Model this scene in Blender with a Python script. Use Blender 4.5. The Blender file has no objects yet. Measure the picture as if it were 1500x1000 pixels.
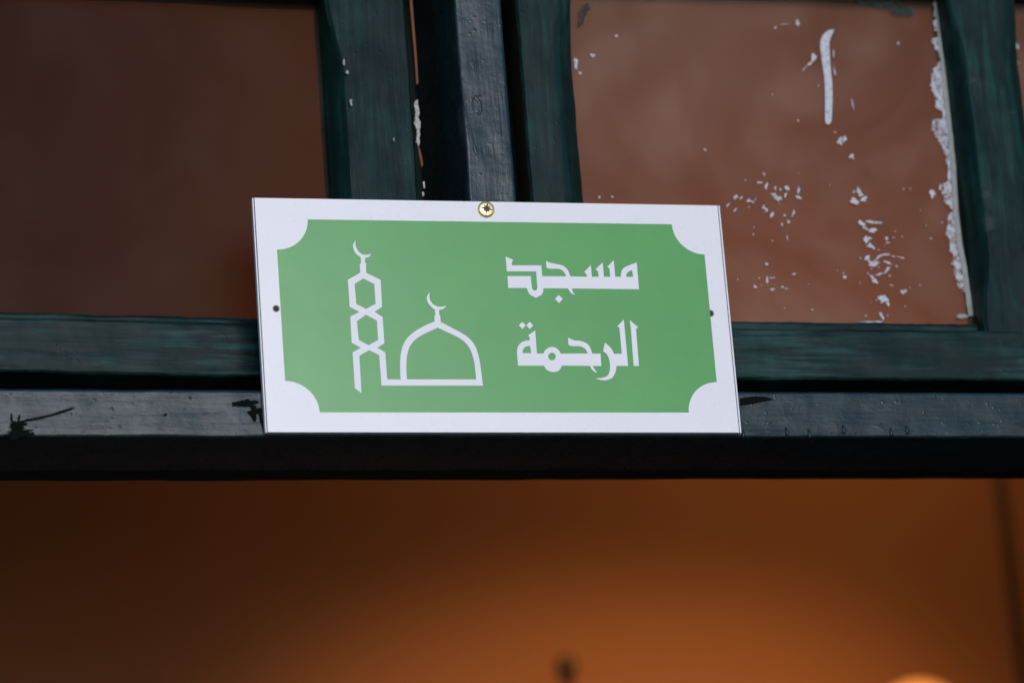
import bpy, bmesh, math, random
from mathutils import Vector, Matrix, noise
random.seed(7)
S = bpy.context.scene
C = S.collection
R = math.radians
Z0 = 2.25                      # height of the sign's centre above the ground

# ------------------------------------------------------------------ camera
CAM = Vector((-.5936, -2.1721, -.7408)); PITCH, YAW, ROLL = .3117, .2706, -.0778
FWD = Vector((math.sin(YAW)*math.cos(PITCH), math.cos(YAW)*math.cos(PITCH), math.sin(PITCH)))
_r = FWD.cross(Vector((0, 0, 1))).normalized(); _u = _r.cross(FWD)
RIGHT = math.cos(ROLL)*_r + math.sin(ROLL)*_u
UP = -math.sin(ROLL)*_r + math.cos(ROLL)*_u
FOC = 135.0; FPX = FOC/36*1500
def at(px, py, Y):
    """photo pixel -> point on the plane y = Y (z measured from the sign's centre)"""
    d = FWD + RIGHT*((px-750)/FPX) + UP*((500-py)/FPX)
    return CAM + d*((Y-CAM.y)/d.y)
cd = bpy.data.cameras.new('camera'); cam = bpy.data.objects.new('camera', cd); C.objects.link(cam)
cd.lens = FOC; cd.sensor_width = 36; cd.clip_start = .05; cd.clip_end = 2000
M3 = Matrix((RIGHT, UP, -FWD)).transposed()
cam.matrix_world = Matrix.Translation(CAM+Vector((0, 0, Z0))) @ M3.to_4x4()
cd.dof.use_dof = True; cd.dof.focus_distance = (Vector((0, -.006, 0))-CAM).dot(FWD); cd.dof.aperture_fstop = 4.5
S.camera = cam

# ------------------------------------------------------------------ sky, sun, exposure
SUN_AZ, SUN_EL = R(1), R(11)          # azimuth from the facade's normal, towards +x
w = bpy.data.worlds.new('World'); S.world = w; w.use_nodes = True
nt = w.node_tree; bg = nt.nodes['Background']
sky = nt.nodes.new('ShaderNodeTexSky'); sky.sky_type = 'NISHITA'; sky.sun_disc = False
sky.sun_elevation = SUN_EL; sky.dust_density = .3; sky.air_density = 1.0; sky.ozone_density = 4
sdir = Vector((math.sin(SUN_AZ)*math.cos(SUN_EL), -math.cos(SUN_AZ)*math.cos(SUN_EL), math.sin(SUN_EL)))
sky.sun_rotation = math.atan2(sdir.x, sdir.y)
nt.links.new(sky.outputs[0], bg.inputs[0]); bg.inputs[1].default_value = .15
sl = bpy.data.lights.new('sun', 'SUN'); sl.energy = .9; sl.angle = R(26); sl.color = (.96, .96, 1)
sun = bpy.data.objects.new('sun', sl); C.objects.link(sun); sun.location = (0, -5, 8)
sun.rotation_euler = (-sdir).to_track_quat('-Z', 'Y').to_euler()
S.view_settings.view_transform = 'Standard'; S.view_settings.look = 'None'
S.view_settings.exposure = 0.5; S.view_settings.gamma = 1

# ------------------------------------------------------------------ materials
class NT:
    def __init__(s, name):
        s.m = bpy.data.materials.new(name); s.m.use_nodes = True; s.t = s.m.node_tree
        s.b = s.t.nodes['Principled BSDF']; s.out = s.t.nodes['Material Output']
        s.tc = s.n('TexCoord')
    def n(s, kind, **kw):
        o = s.t.nodes.new('ShaderNode'+kind)
        for k, v in kw.items():
            if k.startswith('_'): setattr(o, k[1:], v)
            else: o.inputs[k].default_value = v
        return o
    def l(s, a, b): s.t.links.new(a, b)
    def coords(s, scale, rot=(0, 0, 0)):
        mp = s.n('Mapping'); mp.inputs['Scale'].default_value = scale; mp.inputs['Rotation'].default_value = rot
        s.l(s.tc.outputs['Object'], mp.inputs[0]); return mp.outputs[0]
    def noise(s, scale, detail=4, rough=.55, vec=(1, 1, 1), dist=0):
        o = s.n('TexNoise', Scale=scale, Detail=detail, Roughness=rough, Distortion=dist); s.l(s.coords(vec), o.inputs['Vector']); return o.outputs['Fac']
    def ramp(s, src, stops):
        o = s.n('ValToRGB'); e = o.color_ramp.elements
        while len(e) < len(stops): e.new(.5)
        for q, (p, c) in zip(e, stops):
            q.position = p; q.color = (c, c, c, 1) if not hasattr(c, '__len__') else (*c, 1)
        s.l(src, o.inputs[0]); return o.outputs[0]
    def mix(s, f, a, b):
        o = s.n('Mix', _data_type='RGBA')
        for v, i in ((f, 0), (a, 6), (b, 7)):
            if hasattr(v, 'links') or hasattr(v, 'is_linked'): s.l(v, o.inputs[i])
            elif hasattr(v, '__len__'): o.inputs[i].default_value = (*v, 1)
            else: o.inputs[i].default_value = v
        return o.outputs[2]
    def math(s, op, a, b=None, clamp=False):
        o = s.n('Math', _operation=op, _use_clamp=clamp)
        for i, v in enumerate((a, b)):
            if v is None: continue
            if hasattr(v, 'is_linked'): s.l(v, o.inputs[i])
            else: o.inputs[i].default_value = v
        return o.outputs[0]
    def bump(s, h, strength, dist, prev=None):
        o = s.n('Bump', Strength=strength, Distance=dist); s.l(h, o.inputs['Height'])
        if prev: s.l(prev, o.inputs['Normal'])
        return o.outputs[0]

def paint_mat(name, axis, base, streak, amount, rough, pimple=1.0, brush=1.0, spec=.5, gate=.42):
    """old brushed gloss paint; axis = direction of the grain (0 x, 2 z)"""
    k = NT(name)
    st = [1, 1, 1]; st[axis] = .07
    g1 = k.noise(210, 5, .6, st, .4); g2 = k.noise(520, 3, .6, st)
    big = k.noise(16, 3, .5); mid = k.noise(70, 5, .6)
    sf = k.math('MULTIPLY', k.ramp(g1, [(.45, 0), (.7, 1)]), k.ramp(big, [(gate, 0), (gate+.2, 1)]))
    sf = k.math('MULTIPLY', sf, amount)
    col = k.mix(sf, base, streak)
    dirt = k.ramp(mid, [(.35, .75), (.65, 1.15)])
    o = k.n('Mix', _data_type='RGBA', _blend_type='MULTIPLY'); o.inputs[0].default_value = 1
    k.l(col, o.inputs[6]); k.l(dirt, o.inputs[7]); k.l(o.outputs[2], k.b.inputs['Base Color'])
    rr = k.math('MULTIPLY_ADD', mid, .22); k.t.nodes[-1].inputs[2].default_value = rough-.11
    k.l(rr, k.b.inputs['Roughness']); k.b.inputs['Specular IOR Level'].default_value = spec
    vo = k.n('TexVoronoi', Scale=170); vo.inputs['Randomness'].default_value = 1
    dm = k.n('VectorMath', _operation='ADD'); k.l(k.coords((1, 1, 1)), dm.inputs[0])
    k.l(dm.outputs[0], vo.inputs['Vector'])
    pim = k.ramp(vo.outputs['Distance'], [(.0, 1), (.22, 0)])
    pg = k.ramp(k.noise(60, 2, .5), [(.5, 0), (.6, 1)])
    pim = k.math('MULTIPLY', pim, pg)
    b = k.bump(g1, .16*brush, .0012)
    b = k.bump(g2, .12*brush, .0005, b)
    b = k.bump(k.noise(120, 4, .6, dist=.6), .10*pimple, .0014, b)
    b = k.bump(k.ramp(k.noise(230, 3, .55, tuple(.45 if i == axis else 1 for i in range(3)), 1.2), [(.60, 0), (.74, 1)]), .16*pimple, .0005, b)
    b = k.bump(pim, .35*pimple, .0007, b)
    b = k.bump(k.noise(26, 2, .5), .18, .004, b)
    k.l(b, k.b.inputs['Normal'])
    return k.m

M = {}
DG = (.0045, .0165, .0145)
M['batten_x'] = paint_mat('batten_paint_x', 0, (.009, .021, .026), (.016, .045, .048), .7, .28, 1.2, 1.3, .25)
M['batten_z'] = paint_mat('batten_paint_z', 2, (.009, .020, .025), (.012, .044, .040), .6, .28, 1.2, 1.0, .31)
M['sash_x'] = paint_mat('sash_paint_x', 0, DG, (.020, .074, .068), 1.0, .36, .6, 1.5, .105, .34)
M['sash_z'] = paint_mat('sash_paint_z', 2, DG, (.012, .055, .046), 1.0, .36, .6, 1.2, .105, .38)
M['green_dark'] = paint_mat('shaded_timber_paint', 0, (.006, .012, .011), (.008, .02, .018), .5, .5, .8, 1, .15)  # darker copy of the frame paint; recess shade is put into its colour

k = NT('gap_glow_sliver'); g = k.noise(300, 4, .6, (1, 1, .08))  # brown standing for indoor light seen through the sash gap
k.l(k.mix(g, (.10, .035, .012), (.22, .085, .03)), k.b.inputs['Base Color']); k.b.inputs['Roughness'].default_value = .8; M['gap_glow'] = k.m
k = NT('old_primer'); g = k.noise(350, 4, .6)
k.l(k.mix(k.ramp(g, [(.4, 0), (.6, 1)]), (.30, .29, .25), (.55, .53, .48)), k.b.inputs['Base Color']); k.b.inputs['Roughness'].default_value = .8; M['primer'] = k.m
k = NT('wood_gouge'); k.b.inputs['Base Color'].default_value = (.004, .006, .005, 1); k.b.inputs['Roughness'].default_value = .9; k.b.inputs['Specular IOR Level'].default_value = .05; M['gouge'] = k.m

# sign: white composite, printed green, white print
def print_mat(name, col, var, rough):
    k = NT(name); n1 = k.noise(22, 4, .55); n2 = k.noise(140, 3, .6)
    c2 = tuple(min(1, v*var) for v in col)
    k.l(k.mix(k.ramp(n1, [(.35, 0), (.7, 1)]), col, c2), k.b.inputs['Base Color'])
    r = k.math('MULTIPLY_ADD', n2, .05); k.t.nodes[-1].inputs[2].default_value = rough-.025
    k.l(r, k.b.inputs['Roughness'])
    k.l(k.bump(k.noise(35, 2, .5), .03, .002), k.b.inputs['Normal'])
    return k.m
M['sign_white'] = print_mat('sign_white_face', (.825, .765, .775), .97, .28)
M['sign_green'] = print_mat('sign_green_print', (.068, .30, .048), 1.10, .24)
M['sign_print'] = print_mat('sign_white_print', (.805, .755, .77), .97, .40)
M['sign_core'] = print_mat('sign_core', (.55, .53, .55), .9, .5)
M['rust_rim'] = print_mat('hole_rim', (.36, .33, .32), .8, .5)
M['sign_seam'] = print_mat('sign_seam', (.07, .07, .08), .9, .6)
k = NT('brass'); k.b.inputs['Metallic'].default_value = 1
k.l(k.mix(k.noise(500, 3, .6), (.86, .62, .28), (.92, .74, .42)), k.b.inputs['Base Color']); k.b.inputs['Roughness'].default_value = .42; M['brass'] = k.m
k = NT('screw_recess'); k.b.inputs['Base Color'].default_value = (.012, .010, .006, 1); k.b.inputs['Roughness'].default_value = .5; M['recess'] = k.m  # near-black standing for the shade in the screw recess and side holes

def glass_mat(name, dust_lo, dust_hi, spec, arc):
    k = NT(name); k.t.nodes.remove(k.b)
    tr = k.n('BsdfTransparent'); tr.inputs[0].default_value = (.93, .90, .88, 1)
    gl = k.n('BsdfGlossy', Roughness=.25)
    fr = k.n('Fresnel', IOR=1.5)
    ff = k.math('MULTIPLY', fr.outputs[0], spec)
    m1 = k.n('MixShader'); k.l(ff, m1.inputs[0]); k.l(tr.outputs[0], m1.inputs[1]); k.l(gl.outputs[0], m1.inputs[2])
    df = k.n('BsdfDiffuse'); k.l(k.mix(k.noise(9, 3, .5), (.54, .34, .24), (.58, .44, .38)), df.inputs[0])
    cloud = k.ramp(k.noise(6, 6, .6, dist=1.2), [(.38, 0), (.64, 1)])
    wv = k.n('TexWave', _wave_type='RINGS', _rings_direction='Y', Scale=5, Distortion=7, Detail=5, **{'Detail Scale': 2.0})
    mp = k.n('Mapping'); mp.inputs['Location'].default_value = (-.10, 0, -.02); k.l(k.tc.outputs['Object'], mp.inputs[0]); k.l(mp.outputs[0], wv.inputs[0])
    wipe = k.math('MULTIPLY', k.math('MULTIPLY', wv.outputs['Fac'], k.ramp(k.noise(14, 3, .5), [(.42, 0), (.62, 1)])), arc)
    fine = k.math('MULTIPLY', k.ramp(k.noise(400, 2, .6), [(.66, 0), (.74, 1)]), .12)
    f = k.math('MULTIPLY_ADD', cloud, dust_hi-dust_lo); k.t.nodes[-1].inputs[2].default_value = dust_lo
    f = k.math('ADD', f, wipe); f = k.math('ADD', f, k.math('MULTIPLY', fine, dust_hi*4), True)
    m2 = k.n('MixShader'); k.l(f, m2.inputs[0]); k.l(m1.outputs[0], m2.inputs[1]); k.l(df.outputs[0], m2.inputs[2])
    k.l(m2.outputs[0], k.out.inputs[0]); return k.m
M['glass_clean'] = glass_mat('dim_window_glass', .011, .022, .02, .006)
M['glass_dusty'] = glass_mat('dusty_window_glass', .05, .115, .05, .05)

def powder_mat(name, col, thr, sc=330, wd=.07, top=1.0):
    k = NT(name); k.b.inputs['Base Color'].default_value = (*col, 1); k.b.inputs['Roughness'].default_value = .75
    al = k.ramp(k.noise(sc, 5, .65), [(thr-wd, 0), (thr+wd, top)])
    k.l(al, k.b.inputs['Alpha']); return k.m
M['spatter'] = powder_mat('white_paint_spatter', (.60, .60, .63), .36, 500, .12, .92)
M['overspray'] = powder_mat('white_paint_smear', (.58, .58, .63), .47, 240, .12, .9)
M['green_smear'] = powder_mat('green_paint_smear', (.010, .028, .026), .44)
k = NT('putty'); k.l(k.mix(k.noise(200, 3, .6), (.20, .21, .19), (.42, .41, .38)), k.b.inputs['Base Color']); k.b.inputs['Roughness'].default_value = .8; M['putty'] = k.m

def plaster(name, a, b, sc):
    k = NT(name); k.l(k.mix(k.noise(sc, 5, .6), a, b), k.b.inputs['Base Color']); k.b.inputs['Roughness'].default_value = .85
    k.l(k.bump(k.noise(60, 4, .6), .3, .004), k.b.inputs['Normal']); return k.m
M['inner'] = plaster('warm_inner_plaster', (.20, .10, .05), (.25, .13, .065), 3)
M['bounce_dark'] = plaster('dark_brown_dado_paint', (.022, .012, .008), (.032, .018, .011), 6)  # colour of the added low panel, dark so it reflects little
M['carpet'] = plaster('dark_carpet', (.05, .015, .012), (.07, .02, .016), 9)  # assumed carpet on the unseen floor, dark to cut bounce onto the soffit
M['facade'] = plaster('facade_plaster', (.45, .42, .37), (.55, .52, .46), 2.5)
M['ground'] = plaster('stone_paving', (.16, .15, .14), (.24, .23, .21), 4)
k = NT('dark_iron'); k.b.inputs['Base Color'].default_value = (.02, .015, .012, 1); k.b.inputs['Roughness'].default_value = .5; M['iron'] = k.m
k = NT('lamp_glass'); k.b.inputs['Base Color'].default_value = (.8, .5, .25, 1); k.b.inputs['Emission Color'].default_value = (1, .40, .10, 1); k.b.inputs['Emission Strength'].default_value = .20; M['lampglass'] = k.m

# ------------------------------------------------------------------ builders
BASE = {}
def tag(o, label=None, cat=None, group=None, kind=None):
    for a, v in (('label', label), ('category', cat), ('group', group), ('kind', kind)):
        if v: o[a] = v
    return o
def thing(name, base, label, cat, rz=0):
    o = bpy.data.objects.new(name, None); C.objects.link(o); o.empty_display_size = .05
    o.location = (base[0], base[1], base[2]+Z0); o.rotation_euler.z = rz
    BASE[o] = Vector(base); return tag(o, label, cat)
def link(name, me, mat, parent=None, base=None, angle=40):
    me.materials.append(M[mat] if isinstance(mat, str) else mat)
    o = bpy.data.objects.new(name, me); C.objects.link(o)
    b = BASE[parent] if parent else Vector(base or (0, 0, 0))
    me.transform(Matrix.Translation(-b))
    if parent: o.parent = parent; BASE[o] = b
    else: o.location = (b.x, b.y, b.z+Z0); BASE[o] = b
    for p in me.polygons: p.use_smooth = True
    me.set_sharp_from_angle(angle=R(angle)); me.update()
    return o
def mesh(vs, fs, name='m'):
    me = bpy.data.meshes.new(name); me.from_pydata([tuple(v) for v in vs], [], fs); me.validate()
    bm = bmesh.new(); bm.from_mesh(me); bmesh.ops.recalc_face_normals(bm, faces=bm.faces); bm.to_mesh(me); bm.free(); return me
def box(x0, x1, y0, y1, z0, z1):
    v = [(x, y, z) for x in (x0, x1) for y in (y0, y1) for z in (z0, z1)]
    return mesh(v, [(0, 1, 3, 2), (4, 6, 7, 5), (0, 4, 5, 1), (2, 3, 7, 6), (0, 2, 6, 4), (1, 5, 7, 3)])
def sweep(axis, s0, s1, prof, n=120, wob=.0004, seed=0., extra=None):
    """timber: prof(t, s) -> [(a, y)...] cross-section (a across the face), swept along x or z with hand-painted wobble"""
    vs = []; m = None
    for i in range(n+1):
        t = i/n; s = s0+(s1-s0)*t; P = prof(t, s); m = len(P)
        for j, (a, y) in enumerate(P):
            q = Vector((s*35+seed, a*60, y*60+j*.11))
            da = noise.noise(q)*wob + noise.noise(q*4.1)*wob*.45; dy = noise.noise(q+Vector((9, 3, 1)))*wob*.8
            if extra: dy += extra(s, a, y)
            a += da; y += dy
            vs.append((s, y, a) if axis == 0 else (a, y, s))
    fs = []
    for i in range(n):
        for j in range(m):
            j2 = (j+1) % m; fs.append((i*m+j, i*m+j2, (i+1)*m+j2, (i+1)*m+j))
    fs.append(tuple(range(m))); fs.append(tuple(range(n*m, n*m+m)))
    return mesh(vs, fs)
def rect_prof(a0, a1, yf, yb, r=.0018, mid=6):
    P = [(a0, yb)]
    for q in range(4):
        an = q/3*math.pi/2; P.append((a0+r*(1-math.sin(an)), yf+r*(1-math.cos(an)) if False else yf+r-r*math.sin(an) ))
    P = [(a0, yb)]+[(a0+r-r*math.cos(q/3*math.pi/2), yf+r-r*math.sin(q/3*math.pi/2)) for q in range(4)]
    P += [(a0+r+.0005, yf)]+[(a0+r+(a1-a0-2*r)*q/mid, yf) for q in range(1, mid)]+[(a1-r-.0005, yf)]
    P += [(a1-r+r*math.sin(q/3*math.pi/2), yf+r-r*math.cos(q/3*math.pi/2)) for q in range(4)]
    P += [(a1, yb)]
    return lambda t, s: P
def sm(x): x = max(0, min(1, x)); return x*x*(3-2*x)
def stile_prof(xl, xr, cl, cr, yf, yc, yb, z0, z1, run=.052):
    """stile with stopped chamfers (cl, cr wide) towards the panes, running out at z0 and z1"""
    def f(t, z):
        g = .10+.90*min(sm((z-z0)/run), sm((z1-z)/run))
        a, b = xl+cl*g, xr-cr*g
        P = [(xl, yb), (xl, yc if cl else yf+.0016)]
        P += [(a-.0012*(1 if cl else 0), yf+.0022 if cl else yf+.0004), (a+.0012, yf)] if cl else [(xl+.0016, yf)]
        P += [(a+.0012+(b-a-.0024)*q/5, yf) for q in range(1, 5)]
        P += [(b-.0012, yf), (b+.0010, yf+.0016), (xr, yf+min(yc-yf, max(.0022, cr*g*1.15)))] if cr else [(xr-.0016, yf), (xr, yf+.0016)]
        P += [(xr, yb)]
        return P
    return f
def outline(contours, thick, Y, bevel=0):
    """flat shape with holes, contours of (x, z), front face at y = Y, thick deep"""
    cu = bpy.data.curves.new('c', 'CURVE'); cu.dimensions = '2D'; cu.fill_mode = 'BOTH'; cu.extrude = thick/2
    for P in contours:
        sp = cu.splines.new('POLY'); sp.points.add(len(P)-1); sp.use_cyclic_u = True
        for q, (x, z) in zip(sp.points, P): q.co = (x*100, z*100, 0, 1)
    cu.extrude = thick*50
    o = bpy.data.objects.new('c', cu); C.objects.link(o)
    bpy.context.view_layer.update()
    me = bpy.data.meshes.new_from_object(o.evaluated_get(bpy.context.evaluated_depsgraph_get()))
    bpy.data.objects.remove(o); bpy.data.curves.remove(cu)
    me.materials.clear()
    for v in me.vertices: x, y, z = v.co; v.co = (x/100, Y+thick/2-z/100, y/100)
    return me
def cr(P, n=5, closed=False):
    """Catmull-Rom through points"""
    out = []; L = len(P)
    for i in range(L if closed else L-1):
        g = (lambda j: P[j % L]) if closed else (lambda j: P[max(0, min(L-1, j))])
        p0, p1, p2, p3 = g(i-1), g(i), g(i+1), g(i+2)
        for q in range(n):
            t = q/n
            out.append(tuple(.5*((2*p1[c])+(-p0[c]+p2[c])*t+(2*p0[c]-5*p1[c]+4*p2[c]-p3[c])*t*t+(-p0[c]+3*p1[c]-3*p2[c]+p3[c])*t**3) for c in (0, 1)))
    if not closed: out.append(P[-1])
    return out
def lathe(prof, c, n=28, axis='y', cap=True):
    """prof [(r, h)]; axis y: h runs towards -y"""
    vs = []; fs = []; m = len(prof)
    for r, h in prof:
        for i in range(n):
            a = 2*math.pi*i/n
            vs.append((c[0]+r*math.cos(a), c[1]-h, c[2]+r*math.sin(a)) if axis == 'y' else (c[0]+r*math.cos(a), c[1]+r*math.sin(a), c[2]+h))
    for j in range(m-1):
        for i in range(n): fs.append((j*n+i, j*n+(i+1) % n, (j+1)*n+(i+1) % n, (j+1)*n+i))
    if cap: fs.append(tuple(range(n))); fs.append(tuple(range((m-1)*n, m*n)))
    return mesh(vs, fs)
def join(meshes):
    bm = bmesh.new()
    for me in meshes: bm.from_mesh(me); bpy.data.meshes.remove(me)
    me = bpy.data.meshes.new('j'); bm.to_mesh(me); bm.free(); return me

# ------------------------------------------------------------------ the setting
def struct(name, me, mat, label=None):
    o = link(name, me, mat); o['kind'] = 'structure'; return o
struct('ground', box(-30, 30, -40, .0, -Z0-.3, -Z0), 'ground')
struct('inner_floor', box(-1.6, 2.2, .004, 1.6, -Z0-.3, -Z0+.004), 'carpet')
struct('inner_wall', box(-1.75, 2.35, 1.6, 1.75, -Z0, 1.1), 'inner')
struct('inner_wainscot', box(-1.598, 2.198, 1.575, 1.5995, -Z0+.005, -.20), 'bounce_dark')  # unseen panel added to keep reflected daylight off the lintel's underside
struct('inner_side_wall', box(-1.75, -1.6, .25, 1.598, -Z0, 1.1), 'inner')
struct('inner_side_wall', box(2.2, 2.35, .25, 1.598, -Z0, 1.1), 'inner')
struct('inner_ceiling', box(-1.75, 2.35, .02, 1.75, 1.102, 1.25), 'inner')
fw = join([box(-3, -.765, .01, .25, -Z0, 1.1), box(.765, 3, .01, .25, -Z0, 1.1), box(-.7648, .7648, .012, .248, .325, 1.098)])
fo = link('facade_wall', fw, 'facade'); fo['kind'] = 'structure'

# ------------------------------------------------------------------ door frame with lintel and mullion
FR = thing('door_frame', (0, .04, -Z0), 'dark green painted timber door frame with proud lintel and mullion the sign is screwed to', 'door frame')
def gouges(s, a, y):
    d = 0
    if y < .01:
        d += .00008*noise.noise(Vector((s*300, a*300, 2)))+.00022*noise.noise(Vector((s*40, a*90, 5)))
    return d
lint = link('lintel', sweep(0, -.765, .765, rect_prof(-.0762, -.0462, 0, .071, .0016, 10), 700, .0004, 3., gouges), 'batten_x', FR)
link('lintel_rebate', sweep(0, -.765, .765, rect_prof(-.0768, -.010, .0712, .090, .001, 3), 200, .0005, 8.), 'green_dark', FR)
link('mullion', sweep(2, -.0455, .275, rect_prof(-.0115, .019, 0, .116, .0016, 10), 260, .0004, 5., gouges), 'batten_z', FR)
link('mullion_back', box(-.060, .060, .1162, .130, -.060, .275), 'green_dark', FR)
link('head', sweep(0, -.765, .765, rect_prof(.2752, .325, .002, .09, .002), 200, .0005, 11.), 'batten_x', FR)
for s in (-1, 1):
    x0, x1 = sorted((s*.7045, s*.7645))
    link('jamb', sweep(2, -Z0+.004, -.0772, rect_prof(x0, x1, .001, .09, .002), 100, .0006, 20.+s), 'batten_z', FR)
    link('jamb', sweep(2, -.0452, .2748, rect_prof(x0, x1, .001, .09, .002), 60, .0006, 24.+s), 'batten_z', FR)
# paint run and chips on the mullion and lintel
def blob(px, py, w, h, ang, Y, th, n=14, rag=.35, seed=0):
    """small irregular paint patch around a photo pixel on the plane Y"""
    c = at(px, py, Y); mm = .00039; P = []
    for i in range(n):
        a = 2*math.pi*i/n; r = 1+rag*(noise.noise(Vector((math.cos(a)*1.4+seed*7.1, math.sin(a)*1.4, seed*3.3)))+.5*noise.noise(Vector((math.cos(a)*4+seed*2.1, math.sin(a)*4, seed*5.3))))
        x, z = w/2*math.cos(a)*r, h/2*math.sin(a)*r; q = R(ang)
        P.append((c.x+mm*(x*math.cos(q)-z*math.sin(q)), c.z+mm*(x*math.sin(q)+z*math.cos(q))))
    return outline([P], th, Y)
def pxpoly(P, Y): return [(lambda q: (q.x, q.z))(at(x, y, Y)) for x, y in P]
def drop(path, Y, rad, h):
    """raised run of paint along photo pixels"""
    P = [at(x, y, Y) for x, y in path]; vs = []; fs = []; n = 7
    for i, p in enumerate(P):
        t = (P[min(i+1, len(P)-1)]-P[max(i-1, 0)]).normalized(); s = Vector((t.z, 0, -t.x)); r = rad[i] if hasattr(rad, '__len__') else rad
        for j in range(n):
            a = math.pi*j/(n-1); vs.append(p+s*(r*math.cos(a))+Vector((0, .0002-h*math.sin(a)*(r/max(rad) if hasattr(rad, '__len__') else 1), 0)))
    for i in range(len(P)-1):
        for j in range(n-1): fs.append((i*n+j, i*n+j+1, (i+1)*n+j+1, (i+1)*n+j))
    return mesh(vs, fs)
link('paint_run', drop([(677, 120), (680, 150), (685, 175), (691, 195), (694, 210), (696, 220), (698, 227)], 0, [.0005, .0007, .0008, .0008, .0009, .0014, .0008], .0011), 'batten_z', FR)
link('paint_run', drop(cr([(694, 162), (692, 150), (697, 141), (707, 141)], 5), 0, .0006, .0006), 'batten_z', FR)
link('paint_run', drop(cr([(696, 142), (703, 152), (704, 164), (699, 168)], 5), 0, .0012, .0006), 'batten_z', FR)
link('lintel_knot', join([blob(360, 590, 38, 14, 5, -.0004, .0008, 40, .7, 1), blob(372, 602, 24, 22, -40, -.00045, .0008, 40, .8, 2), blob(383, 615, 5, 34, 8, -.00042, .0008, 12, .5, 3)]), 'gouge', FR)  # last thin blob paints the sign's narrow edge shadow beside the knot
link('lintel_knot', join([blob(22, 634, 46, 15, 8, -.0004, .0008, 40, .8, 4), blob(26, 622, 24, 13, 0, -.00047, .0008, 40, .7, 5), blob(17, 612, 4, 14, 0, -.00043, .0008, 8, .4, 6), blob(28, 612, 4, 12, -10, -.00046, .0008, 8, .4, 7)]), 'gouge', FR)
link('lintel_scratch', outline([pxpoly([(24, 617), (48, 612), (72, 607), (90, 601), (106, 596), (110, 598), (100, 602), (84, 607), (62, 613), (40, 617), (26, 620)], -.0003)], .0006, -.0003), 'gouge', FR)
link('lintel_scratch', outline([pxpoly([(1084, 583), (1105, 580), (1122, 581), (1134, 585), (1118, 588), (1100, 592), (1084, 594)], -.0003)], .0006, -.0003), 'gouge', FR)
for i, (x, y) in enumerate([(1152, 630), (1235, 627), (1328, 628), (1088, 633), (1185, 633), (1305, 631)]):
    link('paint_drip', drop([(x-1, y-5), (x, y), (x+1, y+5), (x+1, y+8)], 0, [.0006, .0011, .0014, .0008], .0014), 'batten_x', FR)
for i, (x, y) in enumerate([(272, 596), (242, 607)]):
    link('paint_pimple', blob(x, y, 7, 4.5, 30, -.0004, .0006, 8, .3, i), 'gouge' if i in (1,) else 'batten_x', FR)

# ------------------------------------------------------------------ the two sashes
def sash(base, rz, xs, yf, zrail, ztop, zbead, glass, label):
    """xs: list of (x pane-left-edge, chamfer...) members; coordinates in the unrotated sash"""
    T = thing('transom_window', base, label, 'window', rz)
    yc = yf+.020; yb = yf+.030
    z0, z1 = zrail
    for i, (xl, xr, cl, crr) in enumerate(xs):
        nm = 'stile' if i in (0, len(xs)-1) else 'muntin'
        link(nm, sweep(2, z0-.0005 if nm == 'stile' else z1-.010, ztop+.030 if nm == 'stile' else ztop+.0035, stile_prof(xl, xr, cl, crr, yf+(0 if nm == 'stile' else .0003), yc, yb, z1+.006, ztop-.002), 200, .0005, xl*50), 'sash_z', T)
    xa, xb = xs[0][1], xs[-1][0]
    def railp(a0, a1):
        base_p = rect_prof(a0, a1, yf+.0004, yb, .0022, 10)
        return base_p
    link('bottom_rail', sweep(0, xa+.0008, xb-.0008, railp(z0, z1), 420, .0006, xa*40, gouge2), 'sash_x', T)
    link('top_rail', sweep(0, xa+.0008, xb-.0008, railp(ztop, ztop+.030), 300, .0006, xa*30+3, gouge2), 'sash_x', T)
    for i in range(len(xs)-1):
        l, r = xs[i][1], xs[i+1][0]
        link('glazing_bead', sweep(0, l+.0004, r-.0004, rect_prof(z1-.001, zbead, yf+.012, yc-.0006, .002, 2), 150, .0007, l*33), 'sash_x', T)
        p = link('pane', box(l-.003, r+.003, yc+.0002, yc+.0032, z1-.002, ztop+.006), glass, T)
        T['n'] = 0
    del T['n']
    return T
def gouge2(s, a, y):
    return .00015*noise.noise(Vector((s*110, a*330, 2)))+.0003*noise.noise(Vector((s*30, a*120, 7)))
# right sash, front at y = .015
RW = sash((.35, .03, -.034), 0, [(.033, .0705, 0, .0110), (.329, .377, .0075, .007), (.628, .672, .008, 0)], .015, (-.0332, .0008), .2385, .0092, 'glass_dusty',
          'dusty transom window with white paint streaks and spatter on its pane')
# left sash, ajar, hinged at its far side
HX = -.70
LW = sash((HX, .008, -.034), R(2.5), [(HX+.01, -.629, 0, .008), (-.385, -.338, .008, .008), (-.0865, -.0336, .008, 0)], .008, (-.0275, .0078), .2310, .0148, 'glass_clean',
          'dark brown transom window in a green sash standing slightly ajar')
rpanes = [o for o in RW.children if o.name.startswith('pane')]; rpanes.sort(key=lambda o: o.data.vertices[0].co.x)
P1 = rpanes[0]; P2 = rpanes[1]
YG = .0349
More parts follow.
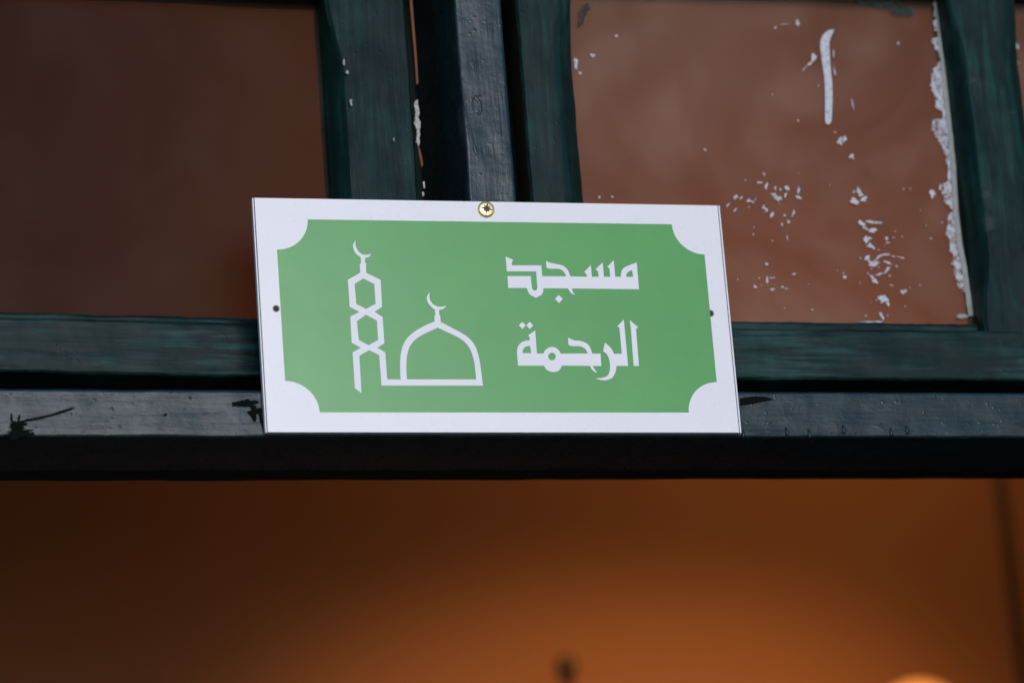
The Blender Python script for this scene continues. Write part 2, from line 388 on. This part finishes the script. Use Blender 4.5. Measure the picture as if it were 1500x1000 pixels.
# white streak
def conv(P, ox, oy, s): return [(ox+u/s, oy+v/s) for u, v in P]
streak = conv([(405, 148), (396, 168), (385, 195), (382, 230), (388, 330), (395, 400), (397, 480), (393, 585), (385, 604), (378, 608), (368, 604), (362, 588), (362, 480), (358, 380), (345, 290), (338, 215), (348, 180), (370, 155), (395, 147)], 1100, 0, 3.3333)
link('paint_streak', outline([pxpoly(cr(streak, 3, True), YG)], .0005, YG-.0003), 'spatter', P1)
fl = []
for u, v, ww, hh, an in [(345, 140, 18, 40, -15), (300, 112, 30, 15, -10), (412, 208, 56, 26, -20), (386, 186, 22, 22, 0), (475, 145, 28, 45, 0), (462, 190, 12, 30, -15), (543, 160, 18, 40, 0), (538, 203, 30, 18, 0), (430, 155, 12, 30, 0), (400, 150, 10, 30, -10),
        (155, 205, 38, 18, 50), (190, 208, 34, 12, 50), (238, 222, 30, 22, 0), (262, 232, 16, 16, 0), (278, 215, 25, 9, 60), (110, 250, 34, 8, 50), (155, 280, 28, 12, 50), (328, 265, 20, 26, 0), (345, 280, 20, 20, 0), (378, 310, 48, 18, 50), (457, 312, 14, 20, 0), (512, 295, 44, 14, 70), (480, 352, 28, 18, 40), (440, 368, 10, 16, 0), (472, 452, 9, 25, 0), (330, 62, 10, 22, 0), (240, 265, 8, 20, 0),
        (905, 160, 34, 40, 0), (880, 170, 20, 14, 0), (890, 232, 44, 40, 0), (938, 216, 52, 30, 15), (920, 185, 26, 34, 0), (932, 372, 26, 62, 25), (955, 398, 40, 18, -30), (1000, 355, 84, 22, -6), (992, 408, 52, 28, -15), (955, 468, 34, 46, 0), (985, 500, 46, 26, -15), (975, 452, 30, 14, 0), (962, 575, 30, 36, 0), (990, 605, 72, 32, 0), (1035, 566, 70, 12, 35), (1075, 550, 42, 18, 0), (1120, 562, 30, 10, 0), (1165, 570, 60, 9, -10), (1090, 602, 54, 16, -20), (1085, 645, 66, 16, 40), (1035, 672, 56, 13, 15), (990, 690, 32, 36, 0), (1010, 718, 26, 40, 40), (1060, 830, 66, 42, -20), (1085, 850, 30, 22, -50),
        (1110, 740, 24, 8, -10), (1180, 780, 34, 24, 0), (1195, 770, 26, 8, -20), (825, 690, 26, 26, 0), (1055, 935, 24, 46, 20), (1040, 910, 16, 12, 0), (1010, 963, 150, 13, 0), (350, 712, 22, 30, 0), (376, 694, 26, 8, 0), (275, 748, 18, 18, 0), (380, 767, 26, 14, 0), (442, 750, 16, 14, 0), (468, 760, 18, 10, 0), (512, 672, 30, 12, 0), (345, 608, 18, 16, 0), (625, 888, 20, 10, 0), (1080, 455, 22, 18, 0), (1085, 480, 26, 8, 0), (1120, 450, 16, 5, 0), (918, 575, 10, 10, 0), (1140, 625, 20, 8, -30)]:
    fl.append((1040+u/4.167, 240+v/4.167, ww/4.167, hh/4.167, an))
for u, v, ww, hh, an in [(302, 290, 24, 46, -20), (285, 312, 22, 16, 40), (262, 334, 44, 8, 45), (405, 265, 7, 50, 0), (408, 345, 9, 58, 0), (497, 508, 9, 56, 4), (433, 690, 24, 34, -15), (458, 680, 24, 34, -10), (489, 761, 32, 24, -30), (228, 110, 20, 30, 0), (410, 645, 10, 8, 0), (885, 942, 34, 42, 0), (720, 212, 10, 16, 0), (925, 915, 12, 26, 0), (940, 940, 20, 20, 0), (165, 118, 50, 4, 3), (120, 135, 12, 14, 0)]:
    fl.append((1100+u/3.333, v/3.333, ww/3.333, hh/3.333, an))
for x, y, ww, hh in [(843, 92, 6, 22), (868, 82, 7, 6), (903, 53, 5, 4), (878, 289, 4, 4), (897, 288, 3, 3), (850, 107, 4, 5), (1033, 219, 4, 4)]: fl.append((x, y, ww, hh, 0))
rnd = random.Random(3)
for i in range(46):
    cx, cy = rnd.choice([(1135, 300), (1285, 370), (1300, 420), (1120, 420), (1370, 300), (1160, 120)])
    fl.append((cx+rnd.gauss(0, 32), min(462, max(8, cy+rnd.gauss(0, 35))), rnd.uniform(1.2, 3), rnd.uniform(1.2, 3.4), rnd.uniform(0, 90)))
fl = [f for f in fl if 845 < f[0] < 1362+(f[1])*.09 or f[0] < 850]
o = link('paint_spatter', join([blob(x, y, ww, hh, an, YG-.0002, .0003, 20 if ww > 4 else 9, 1.25, i*1.7) for i, (x, y, ww, hh, an) in enumerate(fl)]), 'spatter', P1); o['kind'] = 'stuff'
# ragged white smear down the pane's far edge
le = conv([(100, 0), (105, 80), (108, 170), (125, 210), (145, 230), (85, 240), (100, 290), (130, 330), (145, 380), (100, 420), (78, 490), (90, 560), (110, 600), (105, 650), (145, 680), (150, 730), (95, 730), (90, 780), (110, 830), (140, 870), (160, 930), (175, 990)], 1340, 0, 4.1667) + \
     conv([(190, 100), (150, 130), (175, 190), (155, 225), (195, 255), (215, 290), (185, 320), (190, 370), (170, 430), (200, 460), (195, 520), (215, 560), (210, 610), (235, 640), (225, 680), (250, 750), (290, 790), (318, 870), (330, 925)], 1340, 240, 4.1667)
re_ = conv([(146, 0), (157, 200), (182, 430), (197, 600), (227, 850), (236, 1000)], 1340, 0, 4.1667) + conv([(252, 300), (277, 500), (302, 620), (327, 800), (347, 930)], 1340, 240, 4.1667)
def ragged(P, amp, seed):
    out = []
    for i in range(len(P)-1):
        for q in range(6):
            t = q/6; x = P[i][0]*(1-t)+P[i+1][0]*t; y = P[i][1]*(1-t)+P[i+1][1]*t
            out.append((x+amp*noise.noise(Vector((x*.35, y*.35, seed)))+amp*.6*noise.noise(Vector((x*1.1, y*1.1, seed))), y+amp*.5*noise.noise(Vector((y*.5, x*.5, seed+4)))))
    return out+[P[-1]]
link('paint_smear', outline([pxpoly(ragged([(x+4, y) for x, y in le], 5, 1)+re_[::-1], YG)], .0003, YG-.00035), 'overspray', P1)
putty = [(x-5, y) for x, y in re_]
link('putty_line', outline([pxpoly(ragged(putty, 1.5, 3)+[(x+2.5, y) for x, y in re_[::-1]], YG)], .0010, YG-.0011), 'putty', P1)
link('corner_putty', blob(1409, 463, 20, 8, 5, YG-.0012, .0012, 14, .5, 9), 'putty', P1)
link('green_smear', join([blob(1290, 7, 70, 16, -5, YG-.0002, .0003, 24, .9, 2), blob(1325, 17, 34, 16, 10, YG-.0003, .0003, 18, .9, 6), blob(1270, 4, 40, 10, 0, YG-.0004, .0003, 18, .8, 8)]), 'green_smear', P1)
link('green_smear', join([blob(852, 25, 12, 34, -20, YG-.0002, .0003, 18, .8, 3), blob(858, 10, 14, 12, -20, YG-.0003, .0003, 18, .8, 4)]), 'green_smear', P1)
link('paint_smear', outline([pxpoly(ragged([(1485, 0), (1482, 40), (1488, 62), (1494, 70), (1490, 72), (1484, 66), (1486, 90), (1493, 93), (1486, 96)], 1.5, 6)+[(1481, 96), (1478, 50), (1477, 0)], YG)], .0003, YG-.0003), 'overspray', P2)
# worn edge of the ajar sash: slivers coloured as indoor glow through the gap, and old white primer
def child_left(name, me, mat):
    # vertices are where they stand; bring them into the rotated sash's own frame
    b = BASE[LW]; me.transform(Matrix.Translation(b) @ Matrix.Rotation(-R(2.5), 4, 'Z') @ Matrix.Translation(-b))
    return link(name, me, mat, LW)
YS = .0345
child_left('gap_glow_sliver', outline([pxpoly([(600, 0), (604, 0), (607, 40), (611, 90), (613, 122), (610, 124), (607, 80), (603, 35)], YS)], .0006, YS), 'gap_glow')
child_left('gap_glow_sliver', outline([pxpoly([(612, 212), (616, 220), (620, 240), (618, 246), (614, 228)], YS)], .0006, YS), 'gap_glow')
child_left('old_primer', outline([pxpoly(ragged([(607, 148), (612, 146), (613, 156), (615, 164), (613, 172), (616, 180), (615, 200), (614, 214), (610, 208), (611, 190), (607, 180), (609, 165), (607, 155), (607, 148)], 1.2, 2)[:-1], YS-.0004)], .0008, YS-.0004), 'primer')
child_left('old_primer', join([blob(621, 270, 3, 14, 0, YS-.0004, .0006, 9, .7, 3), blob(620, 284, 3, 8, 0, YS-.0004, .0006, 9, .7, 5)]), 'primer')
for i, (x, y, ww, hh) in enumerate([(504, 92, 4, 11), (509, 106, 5, 8), (514, 150, 5, 13), (577, 204, 2, 7)]):
    child_left('paint_nick', blob(x, y, ww, hh, 0, .0328, .0006, 9, .5, i), M['putty'] if i == 3 else M['sash_nick'] if 'sash_nick' in M else 'putty')

# ------------------------------------------------------------------ the sign
YF = -.006                       # printed face
SG = thing('wall_sign', (0, YF, -.075), 'white rectangular sign with green panel, mosque drawing and white Arabic lettering', 'sign')
w2, h2 = .15, .075
def circ(c, r, n=20): return [(c[0]+r*math.cos(2*math.pi*i/n), c[1]+r*math.sin(2*math.pi*i/n)) for i in range(n)]
def sg(px, py): q = at(px, py, YF); return (q.x, q.z)
hl, hr, sc = sg(404.5, 452), sg(1041, 459), sg(712, 307)
holes = [circ(hl, .0013), circ(hr, .0013)]
def rr(x0, x1, z0, z1): return [(x0, z0), (x1, z0), (x1, z1), (x0, z1)]
link('backing_board', outline([rr(-w2, w2, -h2, h2)]+holes, .0040, YF+.0014), 'sign_core', SG)
link('seam', outline([rr(-w2+.0009, w2-.0011, -h2+.0002, h2-.0002)]+holes, .0007, YF+.0007), 'sign_seam', SG)
rim = [circ(hl, .0021), circ(hr, .0021)]
link('front_sheet', outline([rr(-w2+.0013, w2-.0016, -h2+.0001, h2-.0001)]+rim, .0007, YF), 'sign_white', SG)
link('edge_strip', outline([rr(-w2, -w2+.0007, -h2, h2)], .0008, YF+.0004), 'sign_white', SG)
link('edge_strip', outline([rr(w2-.0009, w2, -h2, h2)], .0008, YF+.0004), 'sign_white', SG)
# green panel with scooped corners
tl1, tl2 = sg(450.6, 321.4), sg(405.8, 365.6); tr1, tr2 = sg(984, 328.6), sg(1032, 372.8)
br1, br2 = sg(1049.8, 559.4), sg(1008.9, 603.9); bl1, bl2 = sg(468.3, 603.6), sg(417.7, 557.6)
def scoop(a, b, cx, cz, n=16):
    """quarter ellipse from a to b round the missing corner (cx, cz)"""
    A = Vector(a)-Vector((cx, cz)); B = Vector(b)-Vector((cx, cz))
    return [tuple(Vector((cx, cz))+A*math.cos(i/n*math.pi/2)+B*math.sin(i/n*math.pi/2)) for i in range(n+1)]
panel = scoop(tl2, tl1, tl2[0], tl1[1])+scoop(tr1, tr2, tr2[0], tr1[1])+scoop(br1, br2, br1[0], br2[1])+scoop(bl1, bl2, bl2[0], bl1[1])
cut = rim[1]
GP = link('green_panel', outline([panel], .00012, YF-.00013), 'sign_green', SG)
def art(contours, ox, oy, s): return [[sg(ox+u/s, oy+v/s) for u, v in P] for P in contours]
moon1 = [(186, 180)]+cr([(186, 180), (161, 162), (146, 135), (143, 110), (158, 84)])[1:]+cr([(158, 84), (156, 108), (166, 136), (185, 158), (208, 167), (246, 162)])[1:]+cr([(246, 162), (232, 178), (211, 185)])[1:]
moon2 = cr([(604, 476), (580, 456), (563, 432), (559, 405), (574, 376)])+cr([(574, 376), (573, 405), (583, 432), (601, 450), (627, 459), (669, 455)])[1:]+cr([(669, 455), (652, 470), (628, 477)])[1:]
mosque = [(183, 268), (180, 225), (187, 210)]+moon1+[(210, 208), (216, 216), (216, 268), (298, 308), (306, 460), (264, 488), (309, 517), (319, 665), (279, 690), (324, 716), (335, 868), (410, 868)] + \
    cr([(410, 868), (408, 790), (412, 722), (432, 660), (474, 610), (540, 569), (602, 542)])[1:]+[(600, 515), (606, 505)]+moon2+[(628, 503), (634, 512), (637, 545)] + \
    cr([(637, 545), (715, 586), (785, 627), (828, 676), (851, 740), (864, 820), (875, 903)])[1:]+[(303, 903), (290, 732), (233, 703), (178, 735), (190, 945), (153, 918), (140, 716), (187, 690), (135, 662), (127, 515), (178, 488), (124, 460), (113, 308)]
hx1 = [(201, 300), (262, 331), (270, 443), (215, 472), (161, 443), (151, 330)]
hx2 = [(216, 504), (277, 537), (284, 646), (230, 676), (175, 646), (164, 540)]
dome = [(446, 868)]+cr([(446, 868), (443, 790), (449, 722), (467, 675), (502, 637), (560, 604), (620, 577)])[1:]+cr([(620, 577), (695, 612), (757, 645), (798, 690), (821, 750), (831, 810), (836, 868)])[1:]
link('mosque_drawing', outline(art([mosque, hx1, hx2, dome], 480, 330, 3.847), .00008, YF-.00022), 'sign_print', SG)
masjid = [(128, 100), (197, 128), (184, 160), (187, 180), (455, 180), (463, 279), (682, 281)]+cr([(682, 281), (668, 248), (642, 222), (600, 211), (535, 210), (502, 202)])[1:]+[(498, 138)]+cr([(498, 138), (540, 157), (625, 174), (668, 192), (700, 228), (721, 282)])[1:] + \
    [(874, 284), (868, 260), (848, 240), (908, 178), (918, 285), (980, 285), (974, 234), (952, 215), (1017, 153), (1028, 285), (1085, 285), (1080, 210), (1060, 193), (1118, 132), (1132, 284)]+[(1183, 284)]+cr([(1183, 284), (1189, 235), (1214, 201), (1258, 180), (1328, 153)])[1:]+[(1350, 398), (734, 391)]+[(742, 420), (764, 450), (738, 441), (714, 418), (701, 391)]+[(475, 389)] + \
    [(469, 430), (452, 452), (405, 476), (354, 450), (335, 425), (322, 386), (152, 387), (145, 278), (358, 278), (370, 393), (382, 406), (398, 411), (412, 404), (419, 388), (408, 235), (140, 235)]
mh = [(1232, 285)]+cr([(1232, 285), (1238, 254), (1260, 234), (1287, 224)])[1:]+[(1295, 285)]
md = [(614, 450), (652, 487), (618, 525), (580, 487)]
link('lettering', outline(art([masjid, mh, md], 720, 360, 6.25), .00008, YF-.00022), 'sign_print', SG)
alif = [(1202, 55), (1278, 122), (1259, 138), (1287, 475), (1238, 475), (1212, 130)]
lam = [(1148, 50), (1187, 475), (1080, 475)]+cr([(1080, 475), (1072, 530), (1046, 578), (1000, 602), (950, 605), (890, 590)])[1:]+cr([(890, 590), (950, 583), (990, 570), (1013, 538), (1022, 480), (1015, 420), (1000, 380), (978, 352), (958, 342)])[1:]+[(975, 262)]+cr([(975, 262), (1020, 300), (1045, 335), (1058, 365)])[1:]+[(1129, 362), (1108, 125), (1088, 112)]
rah = [(180, 472)]+cr([(180, 472), (170, 345), (179, 300), (204, 265), (248, 245), (288, 241)])[1:]+[(285, 212), (272, 195), (337, 150), (352, 362), (412, 361)]+cr([(412, 361), (427, 333), (455, 310), (490, 301), (528, 311), (555, 335), (571, 362)])[1:]+[(818, 361)]+cr([(818, 361), (800, 325), (770, 304), (735, 294), (675, 293), (641, 281)])[1:]+[(638, 215)] + \
    cr([(638, 215), (690, 239), (755, 247), (808, 269), (838, 303), (858, 362)])[1:]+[(935, 362), (942, 475), (862, 475), (880, 505), (906, 538), (880, 529), (855, 506), (838, 474), (580, 472)]+cr([(580, 472), (564, 506), (530, 527), (482, 528), (440, 508), (418, 472)])[1:]
th = [(220, 358)]+cr([(220, 358), (227, 320), (250, 298), (290, 290)])[1:]+[(300, 358)]
d1 = [(218, 72), (250, 103), (220, 138), (187, 103)]; d2 = [(285, 72), (318, 103), (288, 138), (255, 103)]
link('lettering', outline(art([alif, lam, rah, th, circ((490, 388), 35), d1, d2], 730, 460, 6.25), .00008, YF-.00022), 'sign_print', SG)
# top screw: pan head with a cross-and-star recess
sx, sz = sc; hy = YF
SCW = link('screw', lathe([(.0053, -.0004), (.0054, .0003), (.0053, .0007), (.0049, .0012), (.0041, .0015), (.0026, .0017), (.0010, .0018)], (sx, hy, sz), 32), 'brass', SG)
star = []
for i in range(16):
    a = 2*math.pi*i/16+R(-12); r = (.0042 if i % 4 == 0 else .0017 if i % 2 else .0029)
    star.append((sx+r*math.cos(a), sz+r*math.sin(a)))
link('screw_recess', outline([star], .0012, hy-.0019), 'recess', SCW)
for c in (hl, hr):
    link('hole_rim', lathe([(.0022, .0002), (.0019, .0001), (.0014, -.0012)], (c[0], YF-.00014, c[1]), 20, 'y', False), M['rust_rim'], SG)
    link('hole_dark_plug', lathe([(.0014, -.0022), (.0014, -.0008), (.0006, -.0004)], (c[0]-.0001, YF, c[1]), 14), 'recess', SG)  # dark plug; the hole's inner shade is put into its colour

# ------------------------------------------------------------------ inside: lamps and a conduit on the far wall
k1 = at(830, 978, 1.52)
LP = thing('wall_lantern', (k1.x, 1.6, k1.z-.30), 'dark iron wall lantern with a round knob finial inside the doorway', 'lamp')
link('finial', lathe([(.004, -.045), (.0035, -.02), (.006, -.014), (.0105, -.004), (.0115, .002), (.0095, .009), (.003, .013)], (k1.x, 1.52, k1.z), 20, 'z'), 'iron', LP)
link('cap', lathe([(.055, -.09), (.05, -.085), (.02, -.06), (.006, -.044)], (k1.x, 1.52, k1.z), 24, 'z'), 'iron', LP)
link('lantern_body', lathe([(.03, -.20), (.045, -.19), (.05, -.0905)], (k1.x, 1.52, k1.z), 24, 'z'), 'iron', LP)
link('wall_plate', box(k1.x-.03, k1.x+.03, 1.588, 1.5995, k1.z-.25, k1.z-.08), 'iron', LP)
link('arm', box(k1.x-.008, k1.x+.008, 1.56, 1.589, k1.z-.16, k1.z-.14), 'iron', LP)
k2 = at(1340, 997, 1.52)
GL = thing('globe_lamp', (k2.x, 1.6, k2.z-.22), 'glowing amber glass globe lamp on the inner wall beyond the doorway', 'lamp')
gp = [(.052*math.sin(math.pi*i/14)+.0005, -.052-.052*math.cos(math.pi*i/14)) for i in range(15)]
link('globe', lathe(gp, (k2.x, 1.52, k2.z), 28, 'z'), 'lampglass', GL)
link('holder', lathe([(.012, -.16), (.03, -.14), (.03, -.101)], (k2.x, 1.52, k2.z), 20, 'z'), 'iron', GL)
link('arm', box(k2.x-.008, k2.x+.008, 1.51, 1.599, k2.z-.165, k2.z-.15), 'iron', GL)
pc = at(1466, 712, 1.59)
CO = tag(link('conduit', lathe([(.006, -Z0+.02-pc.z), (.006, 1.09-pc.z)], (pc.x, 1.59, pc.z), 14, 'z'), 'iron', None, (pc.x, 1.59, -Z0)), 'thin dark vertical conduit running up the inner wall', 'pipe')
def lamp(name, kind, loc, energy, col, **kw):
    l = bpy.data.lights.new(name, kind); l.energy = energy; l.color = col
    for a, v in kw.items(): setattr(l, a, v)
    o = bpy.data.objects.new(name, l); C.objects.link(o); o.location = (loc[0], loc[1], loc[2]+Z0); return o
WARM = (1, .43, .13)
s1 = lamp('wall_glow_spot', 'SPOT', (.6, .45, .55), 42, WARM, spot_size=R(27), spot_blend=1.0, shadow_soft_size=.06)  # added unseen spot throwing the wall glow, placed apart from the lantern
s1.scale = (1.9, 1, 1)
s1.rotation_euler = (Vector((.54, 1.6, .0))-Vector((.6, .45, .55))).to_track_quat('-Z', 'Y').to_euler()
lamp('inner_fill_light', 'POINT', (.78, 1.12, .57), 3.7, WARM, shadow_soft_size=.12)  # added unseen warm fill for the room, not inside the globe
